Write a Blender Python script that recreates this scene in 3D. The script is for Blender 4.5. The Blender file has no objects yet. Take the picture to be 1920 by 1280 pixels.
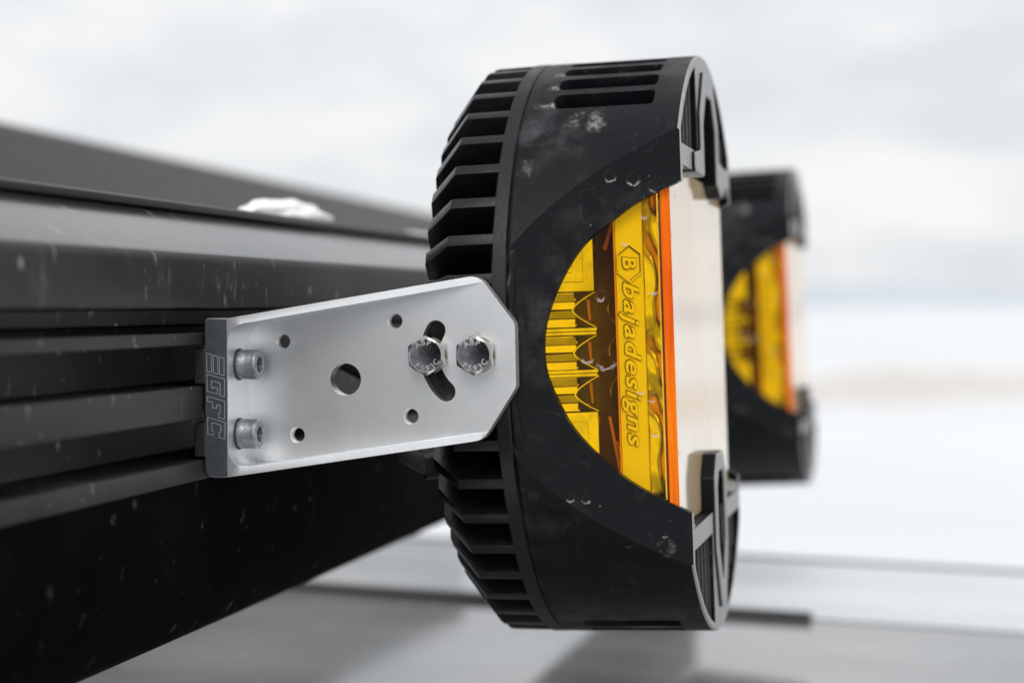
import bpy, bmesh, math, random
from mathutils import Vector, Matrix
random.seed(7)
rad = math.radians
S = bpy.context.scene
COL = S.collection

# ------------------------------------------------------------------ camera
EYE = 1.95                       # lens height above the snow; everything below is in mm from the lens
cam_d = bpy.data.cameras.new("camera")
cam = bpy.data.objects.new("camera", cam_d); COL.objects.link(cam); S.camera = cam
cam_d.sensor_width = 36.0; cam_d.lens = 67.5
cam_d.clip_start = 0.02; cam_d.clip_end = 4000
cam.location = (0, 0, EYE)
cam.rotation_euler = (rad(90 - 1.0821), 0, rad(12.5266))
cam_d.dof.use_dof = True; cam_d.dof.focus_distance = 0.604; cam_d.dof.aperture_fstop = 8.0

# ------------------------------------------------------------------ overcast sky
W = bpy.data.worlds.new("World"); S.world = W; W.use_nodes = True
nt = W.node_tree; nt.nodes.clear()
def wn(t, **k):
    n = nt.nodes.new(t)
    for a, b in k.items(): setattr(n, a, b)
    return n
sky = wn('ShaderNodeTexSky', sky_type='NISHITA', sun_disc=False, sun_elevation=rad(48), sun_rotation=rad(174), air_density=1.0, dust_density=3.0)
sc_ = wn('ShaderNodeMixRGB', blend_type='MULTIPLY'); sc_.inputs[0].default_value = 1; sc_.inputs[2].default_value = (.1, .1, .1, 1)
tc = wn('ShaderNodeTexCoord'); mp = wn('ShaderNodeMapping'); mp.inputs['Scale'].default_value = (3.6, 3.6, 11); mp.inputs['Location'].default_value = (.3, .9, .25)
nz = wn('ShaderNodeTexNoise'); nz.inputs['Scale'].default_value = 2.1; nz.inputs['Detail'].default_value = 4; nz.inputs['Roughness'].default_value = .55
cr = wn('ShaderNodeValToRGB')
cr.color_ramp.elements[0].position = .34; cr.color_ramp.elements[0].color = (.79, .82, .855, 1)
cr.color_ramp.elements[1].position = .66; cr.color_ramp.elements[1].color = (1.0, 1.0, 1.0, 1)
mx = wn('ShaderNodeMixRGB'); mx.inputs[0].default_value = .93
bg = wn('ShaderNodeBackground'); bg.inputs[1].default_value = 1.0; wo = wn('ShaderNodeOutputWorld')
L = nt.links.new
L(sky.outputs[0], sc_.inputs[1]); L(tc.outputs['Generated'], mp.inputs[0]); L(mp.outputs[0], nz.inputs['Vector']); L(nz.outputs['Fac'], cr.inputs[0])
L(sc_.outputs[0], mx.inputs[1]); L(cr.outputs[0], mx.inputs[2]); L(mx.outputs[0], bg.inputs[0]); L(bg.outputs[0], wo.inputs[0])

sun_d = bpy.data.lights.new("sun", 'SUN'); sun = bpy.data.objects.new("sun", sun_d); COL.objects.link(sun)
sun_d.energy = 1.5; sun_d.angle = rad(28); sun_d.color = (1, .97, .93)
sun.rotation_euler = (rad(42), 0, rad(6))

S.view_settings.view_transform = 'Standard'; S.view_settings.look = 'None'
S.view_settings.exposure = 0.0; S.view_settings.gamma = 1.0; S.view_settings.use_curve_mapping = False
S.cycles.use_denoising = True
S.cycles.max_bounces = 12; S.cycles.transparent_max_bounces = 16; S.cycles.sample_clamp_indirect = 6
S.cycles.caustics_reflective = True

# ------------------------------------------------------------------ helpers
def P(x, y, z): return Vector((x * .001, y * .001, z * .001 + EYE))   # mm from the lens -> world metres

class MB:
    def __init__(s): s.v = []; s.f = []; s.mi = []
    def add(s, verts, faces, mi=0):
        o = len(s.v); s.v += [tuple(q) for q in verts]; s.f += [tuple(i + o for i in f) for f in faces]; s.mi += [mi] * len(faces)
    def box(s, x0, x1, y0, y1, z0, z1, mi=0):
        s.add([(x0,y0,z0),(x1,y0,z0),(x1,y1,z0),(x0,y1,z0),(x0,y0,z1),(x1,y0,z1),(x1,y1,z1),(x0,y1,z1)],
              [(0,3,2,1),(4,5,6,7),(0,1,5,4),(1,2,6,5),(2,3,7,6),(3,0,4,7)], mi)
    def prism(s, poly, fn, a, b, mi=0):          # fn(p, q, t) -> xyz ; poly in (p, q), t from a to b
        n = len(poly)
        s.add([fn(p, q, a) for p, q in poly] + [fn(p, q, b) for p, q in poly],
              [tuple(range(n))[::-1], tuple(range(n, 2*n))] + [(i, (i+1) % n, n+(i+1) % n, n+i) for i in range(n)], mi)
    def mesh(s, name, k=.001):
        m = bpy.data.meshes.new(name); m.from_pydata([(x*k, y*k, z*k) for x, y, z in s.v], [], s.f); m.validate()
        if len(m.polygons) == len(s.mi): m.polygons.foreach_set('material_index', s.mi)
        b = bmesh.new(); b.from_mesh(m); bmesh.ops.recalc_face_normals(b, faces=b.faces); b.to_mesh(m); b.free()
        return m
    def obj(s, name, mat, parent=None, smooth=None, bevel=0, **kw):
        return mkobj(name, s.mesh(name), mat, parent, smooth, bevel, **kw)

def mkobj(name, me, mat, parent=None, smooth=None, bevel=0, seg=2, ang=35):
    o = bpy.data.objects.new(name, me); COL.objects.link(o)
    if bevel:
        md = o.modifiers.new('b', 'BEVEL'); md.width = bevel * .001; md.segments = seg; md.limit_method = 'ANGLE'; md.angle_limit = rad(ang); md.use_clamp_overlap = True
        bake(o)
    me = o.data
    me.materials.clear()
    for m in (mat if isinstance(mat, (list, tuple)) else [mat]): me.materials.append(m)
    if smooth is not None:
        me.polygons.foreach_set('use_smooth', [True] * len(me.polygons)); me.set_sharp_from_angle(angle=rad(smooth))
    if parent: o.parent = parent
    return o

def bake(o):
    dg = bpy.context.evaluated_depsgraph_get(); dg.update()
    me = bpy.data.meshes.new_from_object(o.evaluated_get(dg)); o.modifiers.clear(); o.data = me

def finish(o, width, seg=2, ang=35, sharp=32):
    md = o.modifiers.new('b', 'BEVEL'); md.width = width*.001; md.segments = seg; md.limit_method = 'ANGLE'; md.angle_limit = rad(ang); bake(o)
    o.data.polygons.foreach_set('use_smooth', [True]*len(o.data.polygons)); o.data.set_sharp_from_angle(angle=rad(sharp))
    md = o.modifiers.new('w', 'WEIGHTED_NORMAL'); md.keep_sharp = True; md.weight = 90; bake(o)

def boolean(o, me, op='DIFFERENCE'):
    c = bpy.data.objects.new('cutter', me); COL.objects.link(c); c.parent = o.parent
    md = o.modifiers.new('x', 'BOOLEAN'); md.operation = op; md.solver = 'EXACT'; md.object = c
    bake(o); bpy.data.objects.remove(c)

def rnd(poly, r, seg=4):
    """round every corner of a 2-D polygon; r is one radius or a list"""
    out = []; n = len(poly)
    for i in range(n):
        p = Vector(poly[i]); a = Vector(poly[i-1]) - p; b = Vector(poly[(i+1) % n]) - p
        ri = r[i] if isinstance(r, (list, tuple)) else r
        if ri <= 0: out.append(tuple(p)); continue
        an = a.angle(b); d = min(ri / math.tan(an/2), a.length*.49, b.length*.49)
        p0 = p + a.normalized()*d; p1 = p + b.normalized()*d
        for k in range(seg+1):
            t = k/seg; q = (1-t)**2*p0 + 2*t*(1-t)*p + t*t*p1; out.append(tuple(q))
    return out

def empty(name, loc, rot=(0,0,0), label=None, cat=None, group=None):
    o = bpy.data.objects.new(name, None); COL.objects.link(o); o.location = loc; o.rotation_euler = rot; o.empty_display_size = .02
    tag(o, label, cat, group); return o
def tag(o, label=None, cat=None, group=None, kind=None):
    if label: o['label'] = label
    if cat: o['category'] = cat
    if group: o['group'] = group
    if kind: o['kind'] = kind
    return o
def copy_tree(o, parent=None):
    c = o.copy(); COL.objects.link(c); c.parent = parent
    for ch in list(o.children): copy_tree(ch, c)
    return c
def tube(mb, pts, r, n=10):
    pts = [Vector(p) for p in pts]; vs = []; fs = []
    for i, p in enumerate(pts):
        d = (pts[min(i+1, len(pts)-1)] - pts[max(i-1, 0)]).normalized()
        a = d.orthogonal().normalized() if i == 0 else (a - d*a.dot(d)).normalized()
        b = d.cross(a); ri = r[i] if isinstance(r, (list, tuple)) else r
        vs += [p + (a*math.cos(2*math.pi*k/n) + b*math.sin(2*math.pi*k/n))*ri for k in range(n)]
    for i in range(len(pts)-1):
        for k in range(n): fs.append((i*n+k, i*n+(k+1) % n, (i+1)*n+(k+1) % n, (i+1)*n+k))
    fs += [tuple(range(n))[::-1], tuple(range((len(pts)-1)*n, len(pts)*n))]
    mb.add(vs, fs)
def circ(cx, cy, r, n=32, ph=0): return [(cx + r*math.cos(2*math.pi*k/n+ph), cy + r*math.sin(2*math.pi*k/n+ph)) for k in range(n)]
def text_geo(body, size, extrude, shear=0, offset=0, space=1.0, center=True):
    c = bpy.data.curves.new('t', 'FONT'); c.body = body; c.size = size; c.extrude = extrude; c.shear = shear; c.offset = offset
    c.space_character = space; c.align_x = 'CENTER' if center else 'LEFT'; c.resolution_u = 4
    o = bpy.data.objects.new('t', c); COL.objects.link(o)
    dg = bpy.context.evaluated_depsgraph_get(); dg.update(); me = bpy.data.meshes.new_from_object(o.evaluated_get(dg))
    v = [tuple(q.co) for q in me.vertices]; f = [tuple(p.vertices) for p in me.polygons]
    bpy.data.objects.remove(o); bpy.data.curves.remove(c); return v, f

# ------------------------------------------------------------------ materials
class MT:
    def __init__(s, name):
        s.m = bpy.data.materials.new(name); s.m.use_nodes = True; s.t = s.m.node_tree; s.t.nodes.clear()
        s.out = s.n('ShaderNodeOutputMaterial'); s.p = s.n('ShaderNodeBsdfPrincipled'); s.l(s.p.outputs[0], s.out.inputs[0])
        s.tc = s.n('ShaderNodeTexCoord')
    def n(s, t, **k):
        x = s.t.nodes.new(t)
        for a, b in k.items(): setattr(x, a, b)
        return x
    def l(s, a, b): s.t.links.new(a, b)
    def val(s, sock, v):
        if hasattr(v, 'links'): s.l(v, sock)
        else: sock.default_value = v
    def set(s, **k):
        for a, b in k.items(): s.val(s.p.inputs[a.replace('_', ' ')], b if not (isinstance(b, tuple) and len(b) == 3) else (*b, 1))
        return s
    def vec(s, scale=(1,1,1), space='Object'):
        m = s.n('ShaderNodeMapping'); m.inputs['Scale'].default_value = scale; s.l(s.tc.outputs[space], m.inputs[0]); return m.outputs[0]
    def noise(s, scale, detail=4, rough=.55, v=None, dist=0):
        x = s.n('ShaderNodeTexNoise'); x.inputs['Scale'].default_value = scale; x.inputs['Detail'].default_value = detail
        x.inputs['Roughness'].default_value = rough; x.inputs['Distortion'].default_value = dist
        s.l(v if v is not None else s.tc.outputs['Object'], x.inputs['Vector']); return x
    def vor(s, scale, v=None, rnd=1):
        x = s.n('ShaderNodeTexVoronoi'); x.inputs['Scale'].default_value = scale; x.inputs['Randomness'].default_value = rnd
        s.l(v if v is not None else s.tc.outputs['Object'], x.inputs['Vector']); return x
    def yz(s, v):
        a = s.n('ShaderNodeSeparateXYZ'); s.l(v, a.inputs[0]); c = s.n('ShaderNodeCombineXYZ'); s.l(a.outputs[1], c.inputs[0]); s.l(a.outputs[2], c.inputs[1]); return c.outputs[0]
    def red(s, v):
        q = s.n('ShaderNodeSeparateColor'); s.l(v.outputs['Color'], q.inputs[0]); return q.outputs[0]
    def rng(s, x, a, b, c=0., d=1., smooth=True):
        m = s.n('ShaderNodeMapRange'); m.interpolation_type = 'SMOOTHSTEP' if smooth else 'LINEAR'; m.clamp = True
        s.l(x, m.inputs[0])
        for i, q in enumerate((a, b, c, d)): m.inputs[i+1].default_value = q
        return m.outputs[0]
    def math(s, op, a, b=0.):
        m = s.n('ShaderNodeMath', operation=op); s.val(m.inputs[0], a); s.val(m.inputs[1], b); return m.outputs[0]
    def mix(s, f, a, b):
        m = s.n('ShaderNodeMixRGB'); s.val(m.inputs[0], f)
        s.val(m.inputs[1], (*a, 1) if isinstance(a, tuple) else a); s.val(m.inputs[2], (*b, 1) if isinstance(b, tuple) else b); return m.outputs[0]
    def bump(s, h, strength, dist=.001):
        b = s.n('ShaderNodeBump'); b.inputs['Strength'].default_value = strength; b.inputs['Distance'].default_value = dist
        s.l(h, b.inputs['Height']); s.l(b.outputs[0], s.p.inputs['Normal']); return b
    def spot(s, c, r, wob, seed, soft=.5, stretch=(1,1,1)):
        """mask of one dried splash at object-space point c (m)"""
        a = s.n('ShaderNodeVectorMath', operation='SUBTRACT'); s.l(s.tc.outputs['Object'], a.inputs[0]); a.inputs[1].default_value = c
        q = s.n('ShaderNodeVectorMath', operation='MULTIPLY'); s.l(a.outputs[0], q.inputs[0]); q.inputs[1].default_value = stretch
        d = s.n('ShaderNodeVectorMath', operation='LENGTH'); s.l(q.outputs[0], d.inputs[0])
        nz = s.noise(1.6/r, 4, .65, s.shift(seed))
        dd = s.math('ADD', d.outputs['Value'], s.math('MULTIPLY', s.math('SUBTRACT', nz.outputs['Fac'], .5), wob*r))
        return dd
    def shift(s, seed):
        m = s.n('ShaderNodeMapping'); m.inputs['Location'].default_value = (seed*.37, seed*.53, seed*.71); s.l(s.tc.outputs['Object'], m.inputs[0]); return m.outputs[0]

def mx_all(t, lst):
    r = lst[0]
    for x in lst[1:]: r = t.math('MAXIMUM', r, x)
    return r

def black_plastic(name, spots=(), drops=(), speckle=.34, spec=.16, dust=.30, base=(.0058, .0066, .0084)):
    t = MT(name)
    n1 = t.noise(22, 5, .6); n2 = t.noise(120, 4, .6); n3 = t.noise(900, 2, .5)
    film = t.math('MULTIPLY', t.rng(n1.outputs['Fac'], .47, .72), t.rng(n2.outputs['Fac'], .35, .7))
    edge = t.math('MULTIPLY', t.rng(t.math('ABSOLUTE', t.math('SUBTRACT', t.noise(34, 3, .5, dist=.6).outputs['Fac'], .52)), 0, .012, 1, 0), t.rng(n2.outputs['Fac'], .45, .6))
    v = t.vor(330); speck = t.math('MULTIPLY', t.rng(v.outputs['Distance'], .05, .14, 1, 0), t.rng(t.red(v), .90, .92))
    col = t.mix(t.math('MULTIPLY', film, dust), base, (.16, .17, .18))
    col = t.mix(t.math('MULTIPLY', edge, dust*.12), col, (.3, .31, .32))
    col = t.mix(t.math('MULTIPLY', speck, speckle), col, (.45, .45, .43))
    masks = []
    for i, (c, r, wob, inten, st) in enumerate(spots):
        d = t.spot(tuple(k*.001 for k in c), r*.001, wob, i+1.3, stretch=st)
        g = t.noise(260, 5, .7, t.shift(i+4.1))
        masks.append(t.math('MULTIPLY', t.math('MULTIPLY', t.rng(d, r*.001*.35, r*.001), 1.), 0.) if False else
                     t.math('MULTIPLY', t.math('MULTIPLY', t.rng(d, r*.001*.3, r*.001, 1, 0), t.rng(g.outputs['Fac'], .44, .70)), inten*.62))
    for i, (c, r, inten) in enumerate(drops):
        d = t.spot(tuple(k*.001 for k in c), r*.001, 1.3, i+9.7)
        ring = t.math('MULTIPLY', t.rng(t.math('ABSOLUTE', t.math('SUBTRACT', d, r*.001)), .0001, .0005, 1, 0), t.rng(t.noise(700, 3, .6, t.shift(i+2.2)).outputs['Fac'], .38, .58, .1, 1))
        # the rim of a dried drop is heaviest where the water gathered: at its foot
        sep = t.n('ShaderNodeSeparateXYZ'); t.l(t.tc.outputs['Object'], sep.inputs[0])
        low = t.rng(sep.outputs['Z'], (c[2]-r*.9)*.001, (c[2]-r*.1)*.001, 1, .03)
        masks.append(t.math('MULTIPLY', t.math('MULTIPLY', ring, low), inten*.6))
    if masks: col = t.mix(mx_all(t, masks), col, (.55, .54, .52))
    t.set(Base_Color=col, Roughness=t.rng(n1.outputs['Fac'], .35, .65, .26, .60), IOR=1.46, Specular_IOR_Level=spec)
    h = t.math('ADD', t.math('MULTIPLY', n3.outputs['Fac'], .35), t.math('MULTIPLY', n2.outputs['Fac'], .8))
    t.bump(h, .22, .0006)
    return t.m

def metal(name, base, rough, var=.08, scale=60, brush=None, grime=0, met=1.0, bump=.05):
    t = MT(name); n = t.noise(scale, 5, .6); f = t.noise(900, 3, .6, t.vec(brush) if brush else None)
    w = t.rng(n.outputs['Fac'], .3, .7, 1-var, 1+var*.4, False)
    c = t.n('ShaderNodeVectorMath', operation='SCALE'); c.inputs[0].default_value = base; t.l(w, c.inputs['Scale'])
    col = c.outputs[0]
    if grime: col = t.mix(t.math('MULTIPLY', t.rng(f.outputs['Fac'], .52, .66), grime), col, (.09, .09, .09))
    t.set(Base_Color=col, Metallic=met, Roughness=t.rng(f.outputs['Fac'], .3, .7, rough*.85, rough*1.2, False))
    t.bump(f.outputs['Fac'], bump, .0002); return t.m

def amber(name, tint, ior=1.5, dirt_glow=.0, marks=()):
    """clear coloured polycarbonate: tinted pass-through plus a Fresnel surface reflection"""
    t = MT(name); t.t.nodes.remove(t.p)
    tr = t.n('ShaderNodeBsdfTransparent'); tr.inputs[0].default_value = (*tint, 1)
    gl = t.n('ShaderNodeBsdfGlossy'); gl.inputs['Color'].default_value = (1, 1, 1, 1); gl.inputs['Roughness'].default_value = .06
    fr = t.n('ShaderNodeFresnel'); fr.inputs[0].default_value = ior
    mxs = t.n('ShaderNodeMixShader'); t.l(fr.outputs[0], mxs.inputs[0]); t.l(tr.outputs[0], mxs.inputs[1]); t.l(gl.outputs[0], mxs.inputs[2])
    out = mxs.outputs[0]
    if marks:                      # dried water marks on the outside of the side lens
        ms = []
        for i, ((u, w), r) in enumerate(marks):
            d = t.spot((u*.001, -(95.5 - 3 - .44*(u-8))*.001, w*.001), r*.001, 1.5, i+5.5); sep = t.n('ShaderNodeSeparateXYZ'); t.l(t.tc.outputs['Object'], sep.inputs[0])
            ring = t.rng(t.math('ABSOLUTE', t.math('SUBTRACT', d, r*.001)), .0001, .0005, 1, 0)
            ms.append(t.math('MULTIPLY', ring, t.rng(sep.outputs['Z'], (w-r*.95)*.001, (w-r*.2)*.001, .6, .02)))
        df = t.n('ShaderNodeBsdfDiffuse'); df.inputs[0].default_value = (.62, .56, .48, 1)
        m3 = t.n('ShaderNodeMixShader'); t.l(mx_all(t, ms), m3.inputs[0]); t.l(out, m3.inputs[1]); t.l(df.outputs[0], m3.inputs[2]); out = m3.outputs[0]
    if dirt_glow:                       # peach layer: sky glare and inner amber glow put in colour, thicker at glancing views
        df = t.n('ShaderNodeBsdfPrincipled'); df.inputs['Roughness'].default_value = .5; df.inputs['Specular IOR Level'].default_value = .2
        n = t.noise(14, 3, .5); v = t.vor(85, t.yz(t.tc.outputs['Object'])); v.voronoi_dimensions = '2D'; sp = t.math('MULTIPLY', t.rng(v.outputs['Distance'], .03, .09, 1, 0), t.rng(t.red(v), .86, .88))
        c = t.mix(t.rng(n.outputs['Fac'], .4, .65), (1.0, .79, .50), (1.0, .64, .29)); c = t.mix(sp, c, (.22, .12, .06)); t.l(c, df.inputs['Base Color'])
        lw = t.n('ShaderNodeLayerWeight'); lw.inputs[0].default_value = .5
        k = t.rng(lw.outputs['Facing'], .62, .88, dirt_glow, .95)
        # hard-coated double surface: the glancing reflection takes over well before 90 degrees
        g2 = t.n('ShaderNodeBsdfGlossy'); g2.inputs['Color'].default_value = (1, 1, 1, 1); g2.inputs['Roughness'].default_value = .05; mg = t.n('ShaderNodeMixShader'); t.l(t.math('MULTIPLY', t.rng(lw.outputs['Facing'], .55, .9, .05, .60), t.math('SUBTRACT', 1., t.math('MULTIPLY', sp, .8))), mg.inputs[0]); t.l(df.outputs[0], mg.inputs[1]); t.l(g2.outputs[0], mg.inputs[2])
        m2 = t.n('ShaderNodeMixShader'); t.l(k, m2.inputs[0]); t.l(out, m2.inputs[1]); t.l(mg.outputs[0], m2.inputs[2]); out = m2.outputs[0]
    t.l(out, t.out.inputs[0]); return t.m

def simple(name, col, rough=.5, met=0., **k):
    t = MT(name); n = t.noise(40, 4); t.set(Base_Color=t.mix(t.rng(n.outputs['Fac'], .3, .7), tuple(c*.86 for c in col), col), Roughness=rough, Metallic=met, **k); return t.m

def bar_paint(name, base, dirt_glow=1.0, rough=.4, spec=.5, spots=()):
    t = MT(name)
    big = t.noise(9, 4, .6); streak = t.noise(70, 5, .65, t.vec((1, 1, .16))); fine = t.noise(600, 3, .6)
    col = t.mix(t.rng(big.outputs['Fac'], .35, .7, 0, .16*dirt_glow), base, (.2, .2, .2))
    st = t.math('MULTIPLY', t.rng(streak.outputs['Fac'], .56, .76), t.rng(t.noise(14, 3).outputs['Fac'], .5, .66))
    col = t.mix(t.math('MULTIPLY', st, .16*dirt_glow), col, (.33, .33, .32))
    wob = t.noise(160, 3, .6)
    for sc, lo, thr, c, inten, vs in ((58, .085, .80, (.52, .50, .44), .75, (1, 1, 1)), (105, .12, .86, (.40, .40, .39), .40, (1, 1.3, .5)), (260, .13, .93, (.5, .5, .5), .45, (1, 1, 1)), (85, .07, .93, (.40, .26, .11), .7, (1, 1, 1)), (70, .10, .94, (.004, .004, .004), .9, (1, 1, 1))):
        ad = t.n('ShaderNodeVectorMath', operation='MULTIPLY_ADD'); t.l(wob.outputs['Color'], ad.inputs[0]); ad.inputs[1].default_value = (.004, .005, .005); t.l(t.vec(vs), ad.inputs[2])
        v = t.vor(sc, t.yz(ad.outputs[0])); v.voronoi_dimensions = '2D'; k = t.math('MULTIPLY', t.rng(v.outputs['Distance'], lo*.5, lo*1.5, 1, 0), t.rng(t.red(v), thr, thr+.02))
        col = t.mix(t.math('MULTIPLY', t.math('MULTIPLY', k, t.rng(fine.outputs['Fac'], .35, .6)), inten*dirt_glow), col, c)
    for i, (c, r, st, it) in enumerate(spots):
        d = t.spot(tuple(q*.001 for q in c), r*.001, 1.6, i+3.3, stretch=st); g = t.noise(330, 5, .75, t.vec((1, 1, .35)))
        col = t.mix(t.math('MULTIPLY', t.math('MULTIPLY', t.rng(d, r*.0002, r*.001, 1, 0), t.rng(g.outputs['Fac'], .50, .74)), it*.6), col, (.40, .40, .39))
    # wiping scratches
    scr = t.noise(40, 2, .4, t.vec((1, 3, 60))); col = t.mix(t.rng(scr.outputs['Fac'], .70, .76, 0, .10*dirt_glow), col, (.4, .4, .4))
    t.set(Base_Color=col, Roughness=t.rng(big.outputs['Fac'], .3, .7, rough*.85, rough*1.15), IOR=1.5, Specular_IOR_Level=spec)
    t.bump(fine.outputs['Fac'], .06, .0003); return t.m

M = {}
# dried splashes on the lamp cheek, in lamp coordinates (mm)
def cheek(u, w, off=0.): return (u, -(95.5 - off - .44*(u-8)), w)
def rim(u, a): return (u, -102*math.cos(rad(a)), 102*math.sin(rad(a)))
M['black'] = black_plastic('black_plastic',
    spots=[(rim(27, 47.5), 8, 1.3, .75, (1, 1, 1.2)), (rim(30.5, 45.5), 4, 1.0, 1.0, (1, 1, 1)), (rim(13.5, 52.5), 3.6, 1.2, .9, (.6, 1, 1.3)), (rim(13.2, 59.5), 2.8, .9, 1.0, (1, 1, 1.)), (rim(13.4, 66.5), 2.8, .9, 1.0, (1, 1, 1)), (rim(9, 35), 5, 1.6, .4, (1.6, 1, 1)),
           (cheek(9, -46), 5, 1.0, .45, (1, 1, .8)), (cheek(11, -60), 4, 1.4, .4, (1, 1, 1)), (cheek(50, -64), 4, 1.2, .5, (1, 1, 1)), (cheek(36, -80), 9, 2., .3, (1, 1, 3))],
    drops=[(cheek(36.5, 55.5), 1.9, 1.), (cheek(43.5, 54.3), 2.0, 1.), (cheek(50.5, 52.0), 2.5, .9), (cheek(47.4, 48.9), 1., .8), (cheek(21.5, -46.5), 1.2, .9), (cheek(26.2, -47), 1.4, .9), (cheek(39, -62), 2.4, .25), (cheek(5, 4), 1.3, .6), (cheek(49.5, -60), .7, 1.)])
M['fin'] = black_plastic('black_cast_fin', speckle=0., spec=.38, dust=.07, base=(.0065, .0073, .0090))
M['bead'] = simple('glossy_sealant', (.006, .0065, .008), .36, Specular_IOR_Level=.2)
M['worn'] = simple('worn_front_rim', (.34, .34, .335), .42)  # worn grey, lightened further so the front faces look lit
M['worn_rib'] = simple('scuffed_rib', (.05, .051, .053), .45)
M['alu'] = metal('clear_anodised_aluminium', (.89, .905, .92), .36, .08, 50, (4, 1, 60), .30, .92, .12)
M['alu_dark'] = metal('sawn_aluminium_end', (.135, .150, .170), .50, .18, 120, None, .25, .85)  # darker tone stands in for a dark reflection on the flange end
M['alu_line'] = metal('engraved_bright_line', (.78, .79, .80), .5, .05, 60)
M['steel'] = metal('stainless_bolt', (.42, .42, .425), .16, .25, 300, (1, 1, 1), .2, 1.0, .03)
M['steel_face'] = metal('scuffed_bolt_face', (.17, .175, .185), .26, .5, 500, (1, 1, 1), .1, 1.0, .12)  # scuffed face, base darkened to paint in the dark reflection on the head
M['steel_letter'] = metal('stainless_raised_mark', (.92, .92, .91), .3)
M['zinc'] = metal('grey_zinc_screw', (.36, .38, .40), .5, .35, 700, None, .45, .75, .25)
M['nut'] = metal('dull_slot_nut', (.10, .10, .105), .5)
M['brass'] = metal('brownish_spring_washer', (.38, .31, .23), .35)
M['dark'] = simple('dark_socket', (.012, .012, .013), .5)
M['bar'] = bar_paint('dark_bar_coating', (.015, .015, .0155), 1, .5, .35, [((0, -14, 116), 17, (1, .8, 1), .75), ((0, -22, 111), 5, (1, 1, 1), 1.), ((0, -70, 121), 14, (1, 1, 1.3), .45), ((0, -150, 112), 13, (1, .9, 1), .5), ((0, -43, 119), 9, (1, 1, 1), .5), ((0, 45, 116), 12, (1, 1, 1), .4), ((-13, -65, 92), 9, (1, 1, 1), .5), ((0, -50, 80), 8, (1, .6, 1), .4), ((-13, -110, 68), 9, (1, 1, 1), .45)])
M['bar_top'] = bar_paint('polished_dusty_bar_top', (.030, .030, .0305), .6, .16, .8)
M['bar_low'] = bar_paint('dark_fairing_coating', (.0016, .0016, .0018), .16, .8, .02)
M['box'] = simple('grey_case', (.088, .088, .089), .55)
M['rubber'] = simple('rubber_strip', (.02, .02, .02), .5)
M['lens'] = amber('amber_lens', (1., .765, .025), 1.20, .0, [((33, -3), 3.0), ((27.6, -1.8), 2.0), ((48, 19), 1.6), ((43.2, -13), 1.5), ((46.5, -16), 1.2), ((32, 17.5), 1.6), ((47.5, -27), 1.3), ((40, 34.5), 1.1), ((46, 43), 1.2)])
M['lens_front'] = amber('amber_lens_front', (.99, .60, .04), 1.6, .10)
tt = MT('orange_lens_edge'); tt.set(Base_Color=(.95, .22, .01), Roughness=.25, IOR=1.5, Specular_IOR_Level=.1)
nn = tt.noise(420, 4, .6, tt.vec((1, 1, .03))); tt.set(Base_Color=tt.mix(tt.math('MULTIPLY', tt.rng(nn.outputs['Fac'], .3, .7), tt.rng(tt.noise(9, 3, .5, tt.vec((0, 0, 1))).outputs['Fac'], .35, .6, .35, 1.)), (.72, .055, .001), (1.0, .25, .004))); M['edge'] = tt.m
M['tab'] = simple('deep_amber_tab', (.07, .04, .006), .4, Specular_IOR_Level=.2)
M['chrome'] = metal('vacuum_metal_reflector', (.93, .91, .86), .12, .25, 160)
M['mirror'] = metal('bright_mirror_reflector', (.92, .90, .86), .2, .05, 60)
M['satin'] = metal('satin_reflector_rail', (.97, .95, .90), .4, .03, 30, met=.0)
M['cavity'] = simple('bronze_cavity', (.115, .075, .045), .16)
M['streak'] = simple('orange_cavity_streak', (.95, .42, .16), .3)  # orange highlight colour for the cavity strips; the rail edge shares it
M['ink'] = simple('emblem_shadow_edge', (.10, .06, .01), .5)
M['cable'] = simple('black_cable', (.015, .015, .016), .5)

# snow
t = MT('snow'); n = t.noise(1.2, 6, .6); n2 = t.noise(.03, 4, .6)
t.set(Base_Color=t.mix(t.rng(n2.outputs['Fac'], .35, .65), (.72, .74, .765), (.82, .83, .84)), Roughness=.7); t.bump(n.outputs['Fac'], .3, .1); M['snow'] = t.m
t = MT('snow_lump'); n = t.noise(180, 6, .65); t.set(Base_Color=(.97, .975, .98), Roughness=.9); t.bump(n.outputs['Fac'], .04, .0005); M['lump'] = t.m
t = MT('snowy_hill'); n = t.noise(.012, 6, .65, t.vec((1, 1, 3)))
t.set(Base_Color=t.mix(t.rng(n.outputs['Fac'], .45, .62), (.58, .63, .69), (.48, .53, .58)), Roughness=.9); M['hill'] = t.m  # bluish pale tint puts the distance haze into the hill colour
t = MT('dry_grass_bank'); n = t.noise(.9, 5, .6)
t.set(Base_Color=t.mix(t.rng(n.outputs['Fac'], .42, .62), (.74, .73, .71), (.56, .50, .45)), Roughness=.9); M['brush'] = t.m
t = MT('roof_glass'); n = t.noise(3, 5, .6, t.vec((.8, 1.3, 1))); v = t.vor(70, t.vec((1, 1, 0)))
drop = t.math('MULTIPLY', t.rng(v.outputs['Distance'], .10, .16, 1, 0), t.rng(t.red(v), .55, .6))
t.set(Base_Color=t.mix(t.math('MULTIPLY', drop, .6), t.mix(t.rng(n.outputs['Fac'], .4, .7), (.19, .195, .20), (.34, .35, .355)), (.5, .5, .5)), Roughness=t.rng(n.outputs['Fac'], .3, .7, .03, .09), IOR=2.3); M['glass'] = t.m
t = MT('pale_roof_paint'); n = t.noise(5, 4, .6, t.vec((.4, 1.5, 1))); t.set(Base_Color=t.mix(t.rng(n.outputs['Fac'], .35, .65), (.62, .66, .70), (.78, .79, .80)), Roughness=.3, Coat_Weight=.5, Coat_Roughness=.08); M['roof'] = t.m

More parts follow.
